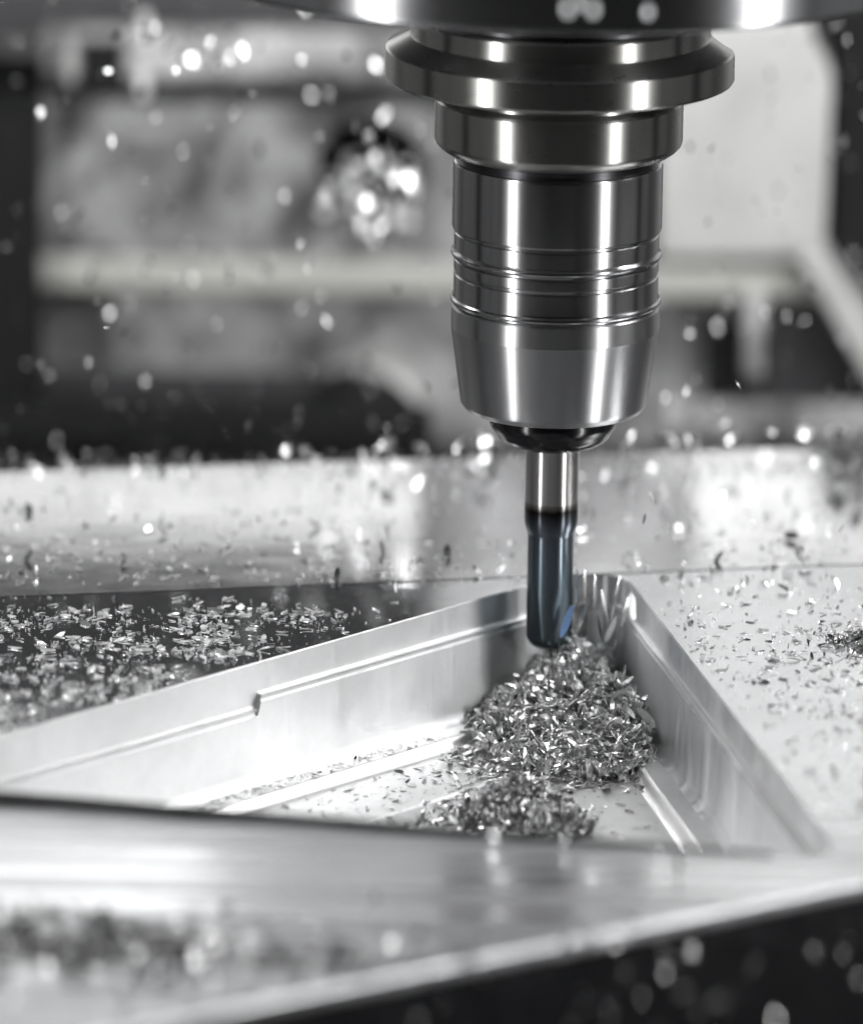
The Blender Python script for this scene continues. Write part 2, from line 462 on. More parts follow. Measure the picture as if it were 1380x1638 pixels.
def dark_line_lip():
    # crest added along the pocket front, coloured as dark reflection, lower towards the right
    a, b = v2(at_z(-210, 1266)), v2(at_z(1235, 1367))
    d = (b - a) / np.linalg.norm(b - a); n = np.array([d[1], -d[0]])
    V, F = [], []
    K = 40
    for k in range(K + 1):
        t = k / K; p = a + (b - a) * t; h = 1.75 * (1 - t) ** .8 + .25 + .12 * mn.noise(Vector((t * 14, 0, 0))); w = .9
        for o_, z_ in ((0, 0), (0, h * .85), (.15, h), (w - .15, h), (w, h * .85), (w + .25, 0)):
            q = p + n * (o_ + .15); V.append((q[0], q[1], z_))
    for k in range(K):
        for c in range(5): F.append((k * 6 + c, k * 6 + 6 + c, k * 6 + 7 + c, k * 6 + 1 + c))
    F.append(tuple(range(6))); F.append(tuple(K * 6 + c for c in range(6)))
    link('dark_line_lip', V, F, M['lip'], work, 40)
from mathutils import noise as mn
dark_line_lip()
# ------------------------------------------------------------------ front jaw, machine table, enclosure floor, added screen and posts
def jaw():
    a, b = EL + nE * .9, ER + nE * .9
    bm_poly = [a, b, b + nE * 105, a + nE * 105]
    o = slab('vise_jaw', [(p[0], p[1]) for p in bm_poly], -60, -2.2, M['jaw'], None, 1.0)
    tag(o, 'matt black vise jaw along the front edge of the aluminium block', 'vise jaw')
jaw()
tb = box('machine_table', (-150, -260, -110), (150, 320, -61), M['darkgrey'], None, 2); tag(tb, kind='structure')
fd = box('added_dark_screen', (-1700, -1760, -330), (1700, -1720, 2200), M['dark'], None); tag(fd, kind='structure')  # unseen dark screen added so the holder reflects black in the middle
for az, wd, mk in ((-33, 70, 'darkgrey'), (-64, 90, 'dark'), (-78, 40, 'pale'), (-96, 120, 'dark'), (34, 60, 'darkgrey'), (43, 24, 'pale'), (68, 80, 'dark'), (84, 36, 'pale'), (100, 120, 'dark'), (-118, 60, 'pale'), (122, 90, 'dark')):
    a_ = R_(az); px_, py_ = 960 * math.sin(a_), -960 * math.cos(a_)
    pst = box('added_reflection_post', (-wd / 2, -20, -330), (wd / 2, 20, 900), M[mk], None, 3)  # unseen posts added to put bands in the holder reflections
    pst.location = (px_ * MM, py_ * MM, 0); pst.rotation_euler = (0, 0, a_); tag(pst, kind='structure')
ap = box('enclosure_floor', (-900, -1400, -330), (900, 900, -300), M['dark'], None); tag(ap, kind='structure')

# ------------------------------------------------------------------ spindle, holder, cutter
lathe('spindle_nose', [(30, 121), (70, 119.2), (73.5, 119.4), (74.6, 119.9), (75, 121), (75, 150), (74.4, 150.6), (74.4, 152), (75, 152.6), (75, 230)], M['spindle'])
sp = bpy.data.objects['spindle_nose']
tag(sp, 'large round polished steel spindle nose at the top edge of the frame', 'spindle')

holder = tag(empty('tool_holder', (0, 0, 30)), 'polished steel tool holder with wide flange and grooved body under the spindle', 'tool holder')
OFF = (0, 0, 30)
def notch(x, y, z):
    # flat indexing notch cut in the right rear of the flange
    a = math.atan2(y, x)
    r = math.hypot(x, y)
    ca = R_(24)
    lim = 27.6
    dx = x * math.cos(ca) + y * math.sin(ca)
    if dx > lim and z > 98.8:
        k = lim / dx
        return x * k, y * k
    return x, y
lathe('flange', [(26, 108.2), (26.6, 108.1), (27, 107.7), (27, 104.7), (27.15, 104.35), (31.0, 102.3), (31.4, 101.8), (31.45, 101.2), (31.45, 96.9), (31.2, 96.5), (30.8, 96.3), (21.2, 96.2)],
      M['flange'], holder, 256, off=OFF, warp=notch)
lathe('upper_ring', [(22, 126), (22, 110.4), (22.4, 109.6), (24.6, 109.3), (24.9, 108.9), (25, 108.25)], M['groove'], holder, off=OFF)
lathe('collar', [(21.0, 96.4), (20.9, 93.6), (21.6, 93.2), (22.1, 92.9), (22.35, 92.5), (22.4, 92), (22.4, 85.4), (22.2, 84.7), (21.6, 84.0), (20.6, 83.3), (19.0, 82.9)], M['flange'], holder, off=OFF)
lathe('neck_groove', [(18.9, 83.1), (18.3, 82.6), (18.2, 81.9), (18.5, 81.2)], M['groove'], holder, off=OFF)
lathe('chuck_body', [(18.3, 81.4), (18.8, 81.1), (19.0, 80.6), (19.0, 69.2), (18.85, 68.75), (18.35, 68.55), (18.35, 68.2), (18.55, 68.0), (18.6, 67.7),
      (18.6, 65.1), (18.75, 64.8), (19.05, 64.5), (19.1, 64.15), (18.95, 63.8), (18.3, 63.55), (18.25, 63.2), (18.5, 63.0), (18.55, 62.7),
      (18.55, 61.2), (18.35, 61.0), (18.3, 60.5), (18.5, 60.3), (18.55, 60.0), (18.55, 56.6), (18.7, 56.2), (19.05, 55.9), (19.1, 55.5), (18.9, 55.15), (18.4, 55.0), (18.4, 54.6)],
      M['body'], holder, 256, off=OFF, smooth=22)
lathe('clamping_sleeve', [(18.4, 54.8), (18.7, 54.6), (18.9, 54.3), (18.95, 50.4), (18.85, 50.0), (17.0, 36.9), (16.8, 36.2), (16.2, 35.4), (15.8, 35.15), (10.5, 35.1)], M['nose'], holder, 256, off=OFF, smooth=12)
lathe('seal_ring', [(10.9, 35.3), (11.3, 34.4), (11.55, 33.4), (11.55, 32.4), (11.2, 31.5), (10.6, 30.8), (10.5, 30.5), (10.0, 29.7), (8.9, 28.9), (7.2, 28.3), (5.1, 28.1)], M['rubber'], holder, off=OFF, smooth=40)

mill = tag(empty('end_mill', (0, 0, -9)), 'slim blue-black coated end mill standing in the pocket corner', 'milling cutter')
lathe('shank', [(4.92, 31), (4.92, 14.8), (4.85, 14.0), (4.0, 12.9)], M['shank'], mill, 96, off=(0, 0, -9))
def cutter():
    """cutting end: four shallow helical flutes that run out into the reduced neck, rounded tip"""
    V, F = [], []
    n, zs = 96, []
    z = 11.9
    while z > -7.4: zs.append(z); z -= .4
    rows = [(zz, 4.22) for zz in zs]
    for k in range(1, 9):
        a = k / 8 * math.pi / 2
        rows.append((-7.4 - 2.6 * math.sin(a), 4.22 - 2.6 * (1 - math.cos(a))))
    for zz, r in rows:
        dep = .3 * min(1, max(0, (5.5 - zz) / 6.0))
        for k in range(n):
            a = 2 * math.pi * k / n
            ph = (a * 4 + (zz * .16)) % (2 * math.pi) / (2 * math.pi)
            g = max(0.0, math.sin(math.pi * min(1, ph / .62))) ** .8 if ph < .62 else 0
            rr = r * (1 - .20 * dep * g)
            V.append((rr * math.cos(a), rr * math.sin(a), zz + 9))
    for i in range(len(rows) - 1):
        for k in range(n):
            F.append((i * n + k, i * n + (k + 1) % n, (i + 1) * n + (k + 1) % n, (i + 1) * n + k))
    F.append(tuple((len(rows) - 1) * n + k for k in range(n))); F.append(tuple(range(n)))
    o = link('cutting_head', V, F, M['cutter'], mill, 30)
    return o
cutter()
sh = bpy.data.objects['shank']; sh.data.materials[0] = M['shank']
# dark tempering band lies on the shank end: coated sleeve a hair proud
lathe('coated_band', [(4.925, 17.8), (4.94, 17.7), (4.93, 14.6), (4.88, 13.8), (4.7, 12.9), (4.45, 12.2), (4.25, 11.7), (4.2, 11.3)], M['cutter'], mill, 96, off=(0, 0, -9))

# ------------------------------------------------------------------ chips
def chip_template(L, w, curl, th, twist, nseg=5):
    V, F = [], []
    for i in range(nseg + 1):
        s = i / nseg - .5
        if abs(curl) > 1e-3:
            x = math.sin(s * curl) / curl * L; z = (1 - math.cos(s * curl)) / curl * L
        else: x, z = s * L, 0
        ww = w * (1 - .75 * abs(2 * s) ** 3)
        a = twist * s
        nx, nz = -math.sin(s * curl), math.cos(s * curl)
        for sy, sz in ((-1, -1), (1, -1), (1, 1), (-1, 1)):
            yy = sy * ww / 2; hh = sz * th / 2 + sy * ww * .12
            y2, h2 = yy * math.cos(a) - hh * math.sin(a), yy * math.sin(a) + hh * math.cos(a)
            V.append((x + nx * h2, y2, z + nz * h2))
    for i in range(nseg):
        for k in range(4):
            F.append((i * 4 + k, i * 4 + (k + 1) % 4, i * 4 + 4 + (k + 1) % 4, i * 4 + 4 + k))
    F.append((3, 2, 1, 0)); F.append(tuple(nseg * 4 + k for k in range(4)))
    V = np.array(V); V -= V.mean(0)
    return V, F
TPL = [chip_template(1.0, rng.uniform(.12, .38), rng.uniform(.1, 1.3) * rng.choice((-1, 1)), .05, rng.uniform(-1.6, 1.6)) for _ in range(14)]
TPL_FLAT = [chip_template(1.0, rng.uniform(.14, .45), rng.uniform(.05, .5) * rng.choice((-1, 1)), .04, rng.uniform(-.5, .5), 4) for _ in range(10)]
def rot_rand(tilt=math.pi):
    return (Matrix.Rotation(rng.uniform(0, 2 * math.pi), 3, 'Z') @ Matrix.Rotation(rng.uniform(-tilt, tilt), 3, 'X') @ Matrix.Rotation(rng.uniform(-tilt, tilt), 3, 'Y'))
def heap(name, items, tpl, mat, extra=None):
    """items: (position, size, tilt) -> ONE joined mesh of real chips"""
    VV, FF = [], []
    base = 0
    if extra:
        VV.append(np.array(extra[0], float)); FF += [list(f) for f in extra[1]]; base = len(extra[0])
    for p, s, tilt in items:
        V0, F0 = tpl[rng.randrange(len(tpl))]
        Rm = np.array(rot_rand(tilt))
        VV.append(V0 @ Rm.T * s + np.array(p))
        FF += [[a + base for a in f] for f in F0]
        base += len(V0)
    V = np.concatenate(VV) * MM
    me = bpy.data.meshes.new(name)
    me.from_pydata(V.tolist(), [], FF)
    me.materials.append(mat)
    o = bpy.data.objects.new(name, me); COL.objects.link(o)
    return o

from mathutils import noise as mn
def hfield(cones, rough, seed):
    """several blunt cones (cx, cy, ax, ay, h, power) plus lumps"""
    def H(x, y):
        z = 0.0
        for cx, cy, ax, ay, h, pw in cones:
            r = math.hypot((x - cx) / ax, (y - cy) / ay)
            if r < 1: z = max(z, h * (1 - r ** pw))
        if z <= 0: return 0.0
        return max(0.0, z + rough * min(1, z / 3) * (mn.noise(Vector((x * .16 + seed, y * .16, 0))) * 1.6 + mn.noise(Vector((x * .5, y * .5 + seed, 2))) * .7))
    return H
def scatter_heap(name, cones, z0, count, smin, smax, mat, label, rough=1.2, clip=None, layers=1.4, step=1.2, tilt=math.pi, fringe=.1):
    H = hfield(cones, rough, rng.uniform(0, 50))
    x0 = min(c[0] - c[2] for c in cones) - 2; x1 = max(c[0] + c[2] for c in cones) + 2
    y0 = min(c[1] - c[3] for c in cones) - 2; y1 = max(c[1] + c[3] for c in cones) + 2
    def floor_z(x, y): return z0
    nx, ny = int((x1 - x0) / step), int((y1 - y0) / step)
    V, F, ix = [], [], {}
    ok = lambda x, y: clip is None or in_dist(x, y) > clip
    for i in range(nx + 1):
        for k in range(ny + 1):
            x, y = x0 + i * step, y0 + k * step
            ix[i, k] = len(V); V.append((x, y, z0 - .35 + max(0, H(x, y) - .6)))
    for i in range(nx):
        for k in range(ny):
            xm, ym = x0 + (i + .5) * step, y0 + (k + .5) * step
            if H(xm, ym) > .2 and ok(xm, ym): F.append((ix[i, k], ix[i + 1, k], ix[i + 1, k + 1], ix[i, k + 1]))
    items, tries = [], 0
    while len(items) < count and tries < count * 40:
        tries += 1
        x, y = rng.uniform(x0 - 4, x1 + 4), rng.uniform(y0 - 4, y1 + 4)
        if not ok(x, y): continue
        h = H(x, y)
        if h < .3 and rng.random() > fringe: continue
        if h < .3 and max(1 - math.hypot((x - c[0]) / (c[2] + 7), (y - c[1]) / (c[3] + 9)) for c in cones) < 0: continue
        sz = smin + (smax - smin) * rng.random() ** 1.6
        items.append(((x, y, z0 + h + (rng.uniform(-.4, layers) if h > .3 else .25)), sz, tilt if h > .3 else .5))
    o = heap(name, items, TPL, mat, (V, F))
    tag(o, label, 'chip pile', None, 'stuff')
    return o
scatter_heap('chip_pile', [(4, -2, 15, 28, 15.0, .85), (-2, -13, 13, 21, 9.5, 1.1), (10, -16, 12, 23, 10.5, 1.3), (7, -26, 15, 14, 4.5, 1.2), (8, 5, 10, 12, 11, 1.4)], ZF, 2300, 2.0, 5.4, M['chip'],
    'tall heap of curled aluminium chips round the cutter tip in the pocket corner', 1.8, 3.2, 2.4, fringe=.16)
pc = at_z(832, 1322, -26)
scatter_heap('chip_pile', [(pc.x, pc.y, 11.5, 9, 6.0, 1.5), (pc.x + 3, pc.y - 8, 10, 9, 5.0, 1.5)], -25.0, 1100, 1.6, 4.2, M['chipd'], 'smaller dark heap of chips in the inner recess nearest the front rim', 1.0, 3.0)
pf = at_z(150, 1515, 0)
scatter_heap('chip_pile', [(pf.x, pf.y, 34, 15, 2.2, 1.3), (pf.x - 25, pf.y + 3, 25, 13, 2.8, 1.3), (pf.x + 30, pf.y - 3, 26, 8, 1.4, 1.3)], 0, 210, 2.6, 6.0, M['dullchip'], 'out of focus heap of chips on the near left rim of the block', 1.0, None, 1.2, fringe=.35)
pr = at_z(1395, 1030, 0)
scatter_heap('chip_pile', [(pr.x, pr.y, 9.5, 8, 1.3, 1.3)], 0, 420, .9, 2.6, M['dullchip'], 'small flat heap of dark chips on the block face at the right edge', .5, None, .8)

# loose chips lying too thick to count
def lay(name, region, n, smin, smax, z, mat, label, tpl=None, dens=None, tilt=.3, pocket=False):
    items = []
    tries = 0
    while len(items) < n and tries < n * 30:
        tries += 1
        px, py = rng.uniform(region[0], region[2]), rng.uniform(region[1], region[3])
        p = at_z(px, py, z)
        d = in_dist(p.x, p.y)
        if (d > -1.2) != pocket and not (pocket and d > -1.2): continue
        if pocket and d < (9.5 if z < -23 else 3.4): continue
        if dens and rng.random() > dens(px, py): continue
        s = smin + (smax - smin) * rng.random() ** 2.8
        items.append(((p.x, p.y, z + .12 + .08 * s * rng.random()), s, (tilt if rng.random() < .3 else .05) if rng.random() < .92 else 1.2))
    o = heap(name, items, tpl or TPL_FLAT, mat)
    tag(o, label, 'chips', None, 'stuff')
    return o
lay('scattered_chips', (-60, 955, 720, 1180), 1800, .3, 2.9, 0, M['glint'], 'dense litter of small bright chips on the dark left part of the block face',
    dens=lambda x, y: (1.0 if y > 975 else .35) * (1 if x < 450 else max(.12, 1 - (x - 450) / 230)) * min(1, max(.12, .6 + 1.3 * mn.noise(Vector((x * .011, y * .04, 3))))))
lay('scattered_chips', (1000, 940, 1400, 1330), 900, .3, 2.4, 0, M['chip'], 'thin scatter of fine chips on the pale block face right of the pocket',
    dens=lambda x, y: .25 + .75 * math.exp(-((y - 1050) / 70) ** 2) + .6 * math.exp(-((x - 1350) / 60) ** 2))
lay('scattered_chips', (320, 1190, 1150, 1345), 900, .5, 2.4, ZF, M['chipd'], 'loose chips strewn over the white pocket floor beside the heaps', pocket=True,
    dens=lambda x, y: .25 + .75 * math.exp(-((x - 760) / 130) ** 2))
lay('scattered_chips', (280, 1180, 760, 1320), 500, .4, 1.8, -21.8, M['chip'], 'fine chips caught in the narrow step along the left pocket wall', pocket=True,
    dens=lambda x, y: 1.0 if in_dist(*at_z(x, y, -21.8)[:2]) < 6.8 else 0.0)

lay('scattered_chips', (-20, 775, 1400, 935), 650, .4, 3.0, .15, M['chip'], 'fine dark and bright chips strewn over the rear band behind the pocket', dens=lambda x, y: .25 + .75 * ((y - 775) / 160) ** 2, tilt=.8)
lay('scattered_chips', (-20, 725, 1400, 762), 420, .8, 2.6, .35, M['glint'], 'row of small glinting chips crowded along the far edge of the block', tilt=1.4)
# single chips: meshes shared by alike chips, every chip an object
def chip_mesh(V0, F0, mat, nm):
    me = bpy.data.meshes.new(nm); me.from_pydata((V0 * MM).tolist(), [], F0); me.materials.append(mat)
    return me
CH_B = [chip_mesh(v, f, M['glint'], 'chip') for v, f in TPL_FLAT[:6] + TPL[:4]]
CH_S = [chip_mesh(*chip_template(1.0, rng.uniform(.45, .8), rng.uniform(.05, .35), .05, rng.uniform(-.2, .2), 4), M['spark'], 'chip') for _ in range(6)]
CH_D = [chip_mesh(v, f, M['chipd'], 'chip') for v, f in TPL[:7]]
CH_BLUE = chip_mesh(*chip_template(1, .3, .7, .05, .4), M['blue'], 'chip')
tocam = -fwd
def aim_matrix(p, bright=True, jit=.12):
    """turn a flat chip so that it mirrors one of the two strip lamps, or leave it random"""
    if not bright: return rot_rand(1.0)
    lamp = Vector((-LD * math.sin(A1), -LD * math.cos(A1), 60)) if rng.random() < .5 else Vector((LD * math.sin(A2), -LD * math.cos(A2), 60))
    n = ((lamp - p).normalized() + (cpos - p).normalized()).normalized()
    n = (n + Vector((rng.gauss(0, jit), rng.gauss(0, jit), rng.gauss(0, jit)))).normalized()
    x = Vector((rng.gauss(0, 1), rng.gauss(0, 1), rng.gauss(0, 1))).cross(n).normalized()
    return Matrix((x, n.cross(x), n)).transposed()
NCHIP = [0]
def chip(p, size, label, group, bright=True, jit=.12, mesh=None, flat=False, wide=1.0, stretch=1.0):
    me = mesh or rng.choice(CH_B if bright else CH_D)
    o = bpy.data.objects.new('metal_chip', me); COL.objects.link(o)
    Rm = rot_rand(.3) if flat else aim_matrix(p, bright, jit)
    mm = Rm.to_4x4() @ Matrix.Diagonal((size * stretch, size * wide, size, 1))
    mm.translation = p * MM
    o.matrix_world = mm
    tag(o, label, 'chip', group); NCHIP[0] += 1
    return o
# in the air before the rear machinery (blurred discs)
for k in range(36):
    x = rng.uniform(0, 640); y = 1490 + rng.gauss(0, 30) + 40 * rng.random()
    chip(at_z(x, y, 2.2), rng.uniform(1.0, 1.9), 'blurred glinting chip on top of the heap on the near left rim', 'glinting chips on the near left heap', True, .022, mesh=rng.choice(CH_S))
its = []
for k in range(720):
    x, y = rng.uniform(-20, 1400), rng.uniform(-10, 760)
    its.append((tuple(at_y(x, y, rng.uniform(70, 215))), .6 + 2.4 * rng.random() ** 2, math.pi))
tag(heap('flying_chips', its, TPL_FLAT, M['spark']), 'haze of tiny glinting chips and spray in the air behind the tool', 'chips', None, 'stuff')
its = []
for k in range(110):
    x, y = rng.uniform(560, 1400), rng.uniform(1500, 1660)
    p = at_z(x, y, 0)
    its.append(((p.x, p.y, rng.uniform(-1.9, 6)), .6 + 2.2 * rng.random() ** 2, math.pi))
tag(heap('flying_chips', its, TPL_FLAT, M['spark']), 'tiny chips scattered over the black vise jaw in front', 'chips', None, 'stuff')
its = []
while len(its) < 110:
    a, r = rng.uniform(0, 2 * math.pi), math.sqrt(rng.random())
    p = at_y(592 + 84 * r * math.cos(a), 300 + 74 * r * math.sin(a), rng.uniform(YB - 9, YB - 3))
    if math.sin(a) * r > -.35 or rng.random() < .2: its.append((tuple(p), rng.uniform(2.0, 5.5), math.pi))
tag(heap('bore_chips', its, TPL, M['chip']), 'hazy clump of chips stuck in the round bore of the rear plate', 'chips', None, 'stuff')
def upright(px, py, Y, ln, w, lean, label, mesh=None):
    p = at_y(px, py, Y); lamp = Vector((rng.choice((-1, 1)) * LD * .77, -LD * .62, 60))
    n = ((lamp - p).normalized() + (cpos - p).normalized()).normalized()
    v = Vector((lean, 0, 1)); x = (v - n * n.dot(v)).normalized()
    o = bpy.data.objects.new('metal_sliver', mesh or rng.choice(CH_B[:4])); COL.objects.link(o)
    mm = Matrix((x, n.cross(x), n)).transposed().to_4x4() @ Matrix.Diagonal((ln, w, ln * .5, 1)); mm.translation = p * MM; o.matrix_world = mm
    tag(o, label, 'sliver', 'bright slivers thrown up behind the cutter')
for i_, (x, y, ln, w, lean) in enumerate(((922, 955, 8.5, 2.0, -.1), (936, 948, 7.0, 1.6, .05), (951, 962, 8.0, 1.8, .1), (968, 975, 6.0, 1.8, -.15), (984, 958, 7.0, 2.2, .12), (1000, 978, 5.0, 3.0, .2),
        (1012, 972, 4.5, 3.0, -.1), (930, 990, 6.0, 2.0, .3), (958, 1000, 5.0, 1.6, -.35), (976, 1008, 4.5, 1.6, .4), (905, 975, 6.5, .9, .35))):
    upright(x, y, rng.uniform(-2, 6), ln * 1.2, w * 1.5, lean, 'bright upright sliver behind the cutter, ' + ('first', 'third', 'fifth', 'seventh', 'eighth', 'tenth', 'rightmost', 'second', 'sixth', 'ninth', 'leftmost')[i_] + (' from left' if i_ not in (6, 10) else ' one'))
G1 = 'blurred bright chips flying before the rear machinery'
L1_ = 'blurred bright chip in the air before the rear machinery'
spots = [(60, 60, 1), (30, 130, .5), (235, 50, 1.5), (230, 140, 1), (65, 180, .6), (170, 195, .4), (125, 230, .4), (285, 240, 1), (95, 345, 1), (105, 370, .9), (30, 70, .5),
         (365, 310, 1.2), (450, 310, .8), (565, 200, 1.3), (290, 85, 1.2), (340, 70, 1), (365, 95, 1.2), (420, 70, .7), (480, 100, .7), (560, 85, .8), (520, 150, .5), (390, 160, .6),
         (150, 445, 1), (235, 430, .8), (420, 435, 1.1), (370, 440, .8), (310, 445, .6), (510, 470, .7), (180, 500, .5), (520, 520, .6), (570, 520, .6), (600, 675, 1.2),
         (495, 590, 1), (590, 575, 1.2), (560, 600, .8), (85, 570, .3), (310, 620, .4), (1070, 635, .9), (1110, 610, .6), (1100, 235, .7), (1350, 60, .4),
         (1355, 225, .6), (1150, 525, .6), (1140, 690, .8), (1280, 680, .8), (1335, 690, .9), (190, 650, .5), (480, 655, .4), (245, 185, .4), (330, 260, .4), (240, 350, .4), (200, 300, .3), (310, 95, 2.4), (345, 102, 2.2), (388, 88, 2.4), (268, 78, 2.0), (240, 60, 2.2)]
for x, y, s in spots:
    chip(at_y(x + rng.uniform(-6, 6), y + rng.uniform(-6, 6), rng.uniform(110, 165)), (.8 + .9 * s) if s > .6 else 1.4 + 1.2 * s, L1_, G1, s > .45, .022 if s > .6 else .2, wide=1.3, mesh=rng.choice(CH_S) if s > .6 else None)
for k in range(30):
    x, y = (rng.uniform(0, 640), rng.uniform(20, 660)) if k < 22 else (rng.uniform(1060, 1380), rng.uniform(430, 690))
    chip(at_y(x, y, rng.uniform(90, 160)), rng.uniform(.8, 2.6), L1_, G1, k % 3 != 0, .06, wide=1.3, mesh=rng.choice(CH_S) if k % 3 else None)
# cluster round the bore
for k in range(24):
    a, r = rng.uniform(0, 2 * math.pi), rng.random() ** .7
    chip(at_y(590 + 78 * r * math.cos(a), 300 + 72 * r * math.sin(a) + 8, rng.uniform(150, 185)), rng.uniform(1.6, 4.2),
         'blurred bright chip packed in the round bore of the rear plate', 'bright chips in the bore of the rear plate', True, .03 if k % 2 else .12, wide=1.3, mesh=rng.choice(CH_S) if k % 2 else None)
# along the far edge of the block
for k in range(60):
    x = rng.uniform(0, 1380)
    if 800 < x < 925: continue
    chip(at_y(x, 748 - x * .034 + rng.gauss(0, 12), rng.uniform(84, 100)), rng.uniform(1.6, 3.6), 'blurred glinting chip standing along the far edge of the block',
         'glinting chips along the far edge of the block', True, .025 if k % 3 else .06, mesh=rng.choice(CH_S) if k % 3 else None)
# upright crowd on the rear land
for k in range(66):
    x, y = rng.uniform(0, 1380), 770 + 170 * rng.random() ** .6
    if 820 < x < 930: continue
    p = at_z(x, y - .03 * x  * .6, .15); s = rng.uniform(.9, 2.8)
    br = rng.random() < .55
    chip(p + Vector((0, 0, .4 + .2 * s)), s, 'small bright chip lying on the brushed rear band of the block' if br else 'small dark chip lying on the brushed rear band of the block',
         'bright chips on the rear band' if br else 'dark chips on the rear band', br, .03 if k % 2 else .15, stretch=1.2, mesh=rng.choice(CH_S) if br and k % 2 else None)
for (x, y, s) in ((655, 908, 3.2), (620, 845, 3.0), (1278, 885, 4.2), (1253, 945, 3.4), (1335, 935, 3.0), (585, 868, 2.4), (80, 890, 2.4), (125, 905, 2.2)):
    chip(at_z(x, y, .15) + Vector((0, 0, .6)), s, 'larger dark curled chip on the rear band of the block', 'larger dark chips on the rear band', False)
# larger bright flakes on the dark face at left
for k in range(30):
    x, y = rng.uniform(-10, 480), rng.uniform(965, 1150)
    p = at_z(x, y, 0)
    if in_dist(p.x, p.y) > -2: continue
    chip(p + Vector((0, 0, .35)), rng.uniform(2.0, 3.8), 'larger bright flake lying on the dark left part of the block face', 'bright flakes on the left block face', True, .1, flat=True, wide=1.3)
for k in range(18):
    x, y = rng.uniform(1090, 1380), rng.uniform(930, 1200)
    p = at_z(x, y, 0)
    if in_dist(p.x, p.y) > -2: continue
    chip(p + Vector((0, 0, .3)), rng.uniform(1.6, 3.6), 'single flake lying on the pale block face right of the pocket', 'flakes on the right block face', rng.random() < .4, .2, flat=True)
# in front: on and over the black jaw, over the rim
for (x, y, s) in ((903, 1508, 2.2), (983, 1512, 1.8), (1063, 1517, 2.0), (1063, 1562, 3.4), (1200, 1551, 2.4), (943, 1597, 3.0), (975, 1625, 3.2), (1165, 1601, 1.6), (1240, 1632, 2.4), (1375, 1566, 2.6), (1302, 1522, 1.4), (650, 1578, 1.4), (1110, 1530, .9), (820, 1620, .9)):
    p = at_z(x, y, 1.5); chip(p, s * .75, 'blurred chip caught above the black vise jaw in the foreground', 'blurred chips over the black jaw', True, .2, wide=1.3)
for (x, y, s) in ((790, 1340, 2.6), (900, 1345, 2.6), (1085, 1385, 3.4), (1050, 1365, 2.4), (235, 1475, 3.4), (235, 1440, 2.2), (895, 1462, 2.2), (772, 1500, 2.0), (530, 1480, 2.4), (465, 1548, 2.4), (505, 1535, 2.2), (340, 1565, 2.4), (200, 1590, 2.4),
                  (285, 1478, 2.2), (410, 1514, 2.2), (75, 1498, 2.2), (130, 1515, 2.0), (95, 1560, 2.0), (205, 1570, 2.2), (620, 1500, 1.8), (700, 1505, 1.6), (205, 1500, 1.8), (65, 1465, 1.7), (20, 1595, 1.8)):
    chip(at_z(x, y, 1.6), s * .65, 'blurred bright chip standing on the near rim of the block', 'blurred bright chips on the near rim', True, .022, mesh=rng.choice(CH_S))
# sharp chips thrown up beside the cutter
for (x, y, s, w) in ((1062, 927, 2.4, 1.6), (1045, 798, 2.6, .3), (1030, 830, 2.2, .4), (1070, 838, 3.2, .3), (995, 965, 3.6, .4), (1180, 615, 2.0, .6), (172, 524, 1.2, .8), (940, 958, 4.6, .3), (962, 980, 4.0, .3), (925, 965, 4.4, .35), (1005, 985, 3.6, .4), (1345, 845, 2.0, .4)):
    chip(at_y(x, y, rng.uniform(2, 12)), s, 'sharp bright chip flying in the air beside the cutter', 'sharp chips flying beside the cutter', True, .05, wide=w)
b_ = chip(at_y(903, 1003, -5.0), 5.0, 'added blue flake coloured as the flash at the cutter tip', None, True, .05, mesh=CH_BLUE, wide=1.0)
_n = ((Vector((-LD * math.sin(A1), -LD * math.cos(A1), 60)) - at_y(903, 1000, -5.5)).normalized() * .6 + (cpos - at_y(903, 1000, -5.5)).normalized()).normalized()
_x = (Vector((.28, 0, 1)) - _n * _n.dot(Vector((.28, 0, 1)))).normalized()
_m = Matrix((_x, _n.cross(_x), _n)).transposed().to_4x4() @ Matrix.Diagonal((6.2, 4.2, 4, 1)); _m.translation = at_y(906, 994, -5.6) * MM; b_.matrix_world = _m

# ------------------------------------------------------------------ machinery behind, out of focus
def rect(name, x0, y0, x1, y1, Y, depth, mat, parent, bev=1.5):
    a, b = at_y(x0, y1, Y), at_y(x1, y0, Y)
    return box(name, (a.x, Y, a.z), (b.x, Y + depth, b.z), mat, parent, bev, origin=ORG)
def wpt(x, y, Y): p = at_y(x, y, Y); return (p.x, p.z)
def dome(name, px, py, rpx, Y, mat, parent, sy=.6, thick=12):
    c = at_y(px, py, Y); r = rpx / 8.75 * (Y - cpos.y) / DIST
    V, F = [], []; n, K = 40, 10
    for j in range(K + 1):
        a = j / K * math.pi / 2
        for k in range(n):
            t = 2 * math.pi * k / n
            V.append((c.x + r * math.cos(a) * math.cos(t) - ORG[0], Y - r * sy * math.sin(a) - ORG[1], c.z + r * math.cos(a) * math.sin(t) - ORG[2]))
    for k in range(n):
        t = 2 * math.pi * k / n
        V.append((c.x + r * math.cos(t) - ORG[0], Y + thick - ORG[1], c.z + r * math.sin(t) - ORG[2]))
    rows = [0 + i for i in range(K + 1)]
    for j in range(K):
        for k in range(n): F.append((j * n + k, j * n + (k + 1) % n, (j + 1) * n + (k + 1) % n, (j + 1) * n + k))
    o_ = (K + 1) * n
    for k in range(n): F.append((k, (k + 1) % n, o_ + (k + 1) % n, o_ + k))
    return link(name, V, F, mat, parent, 40)
ORG = tuple(at_y(620, 700, YB))
rear = tag(empty('rear_fixture', ORG), 'blurred grey machine fixture plate with a round bore behind the block', 'fixture')
rect('base_plate', 60, 462, 1065, 705, YB + 14, 30, M['midgrey'], rear)
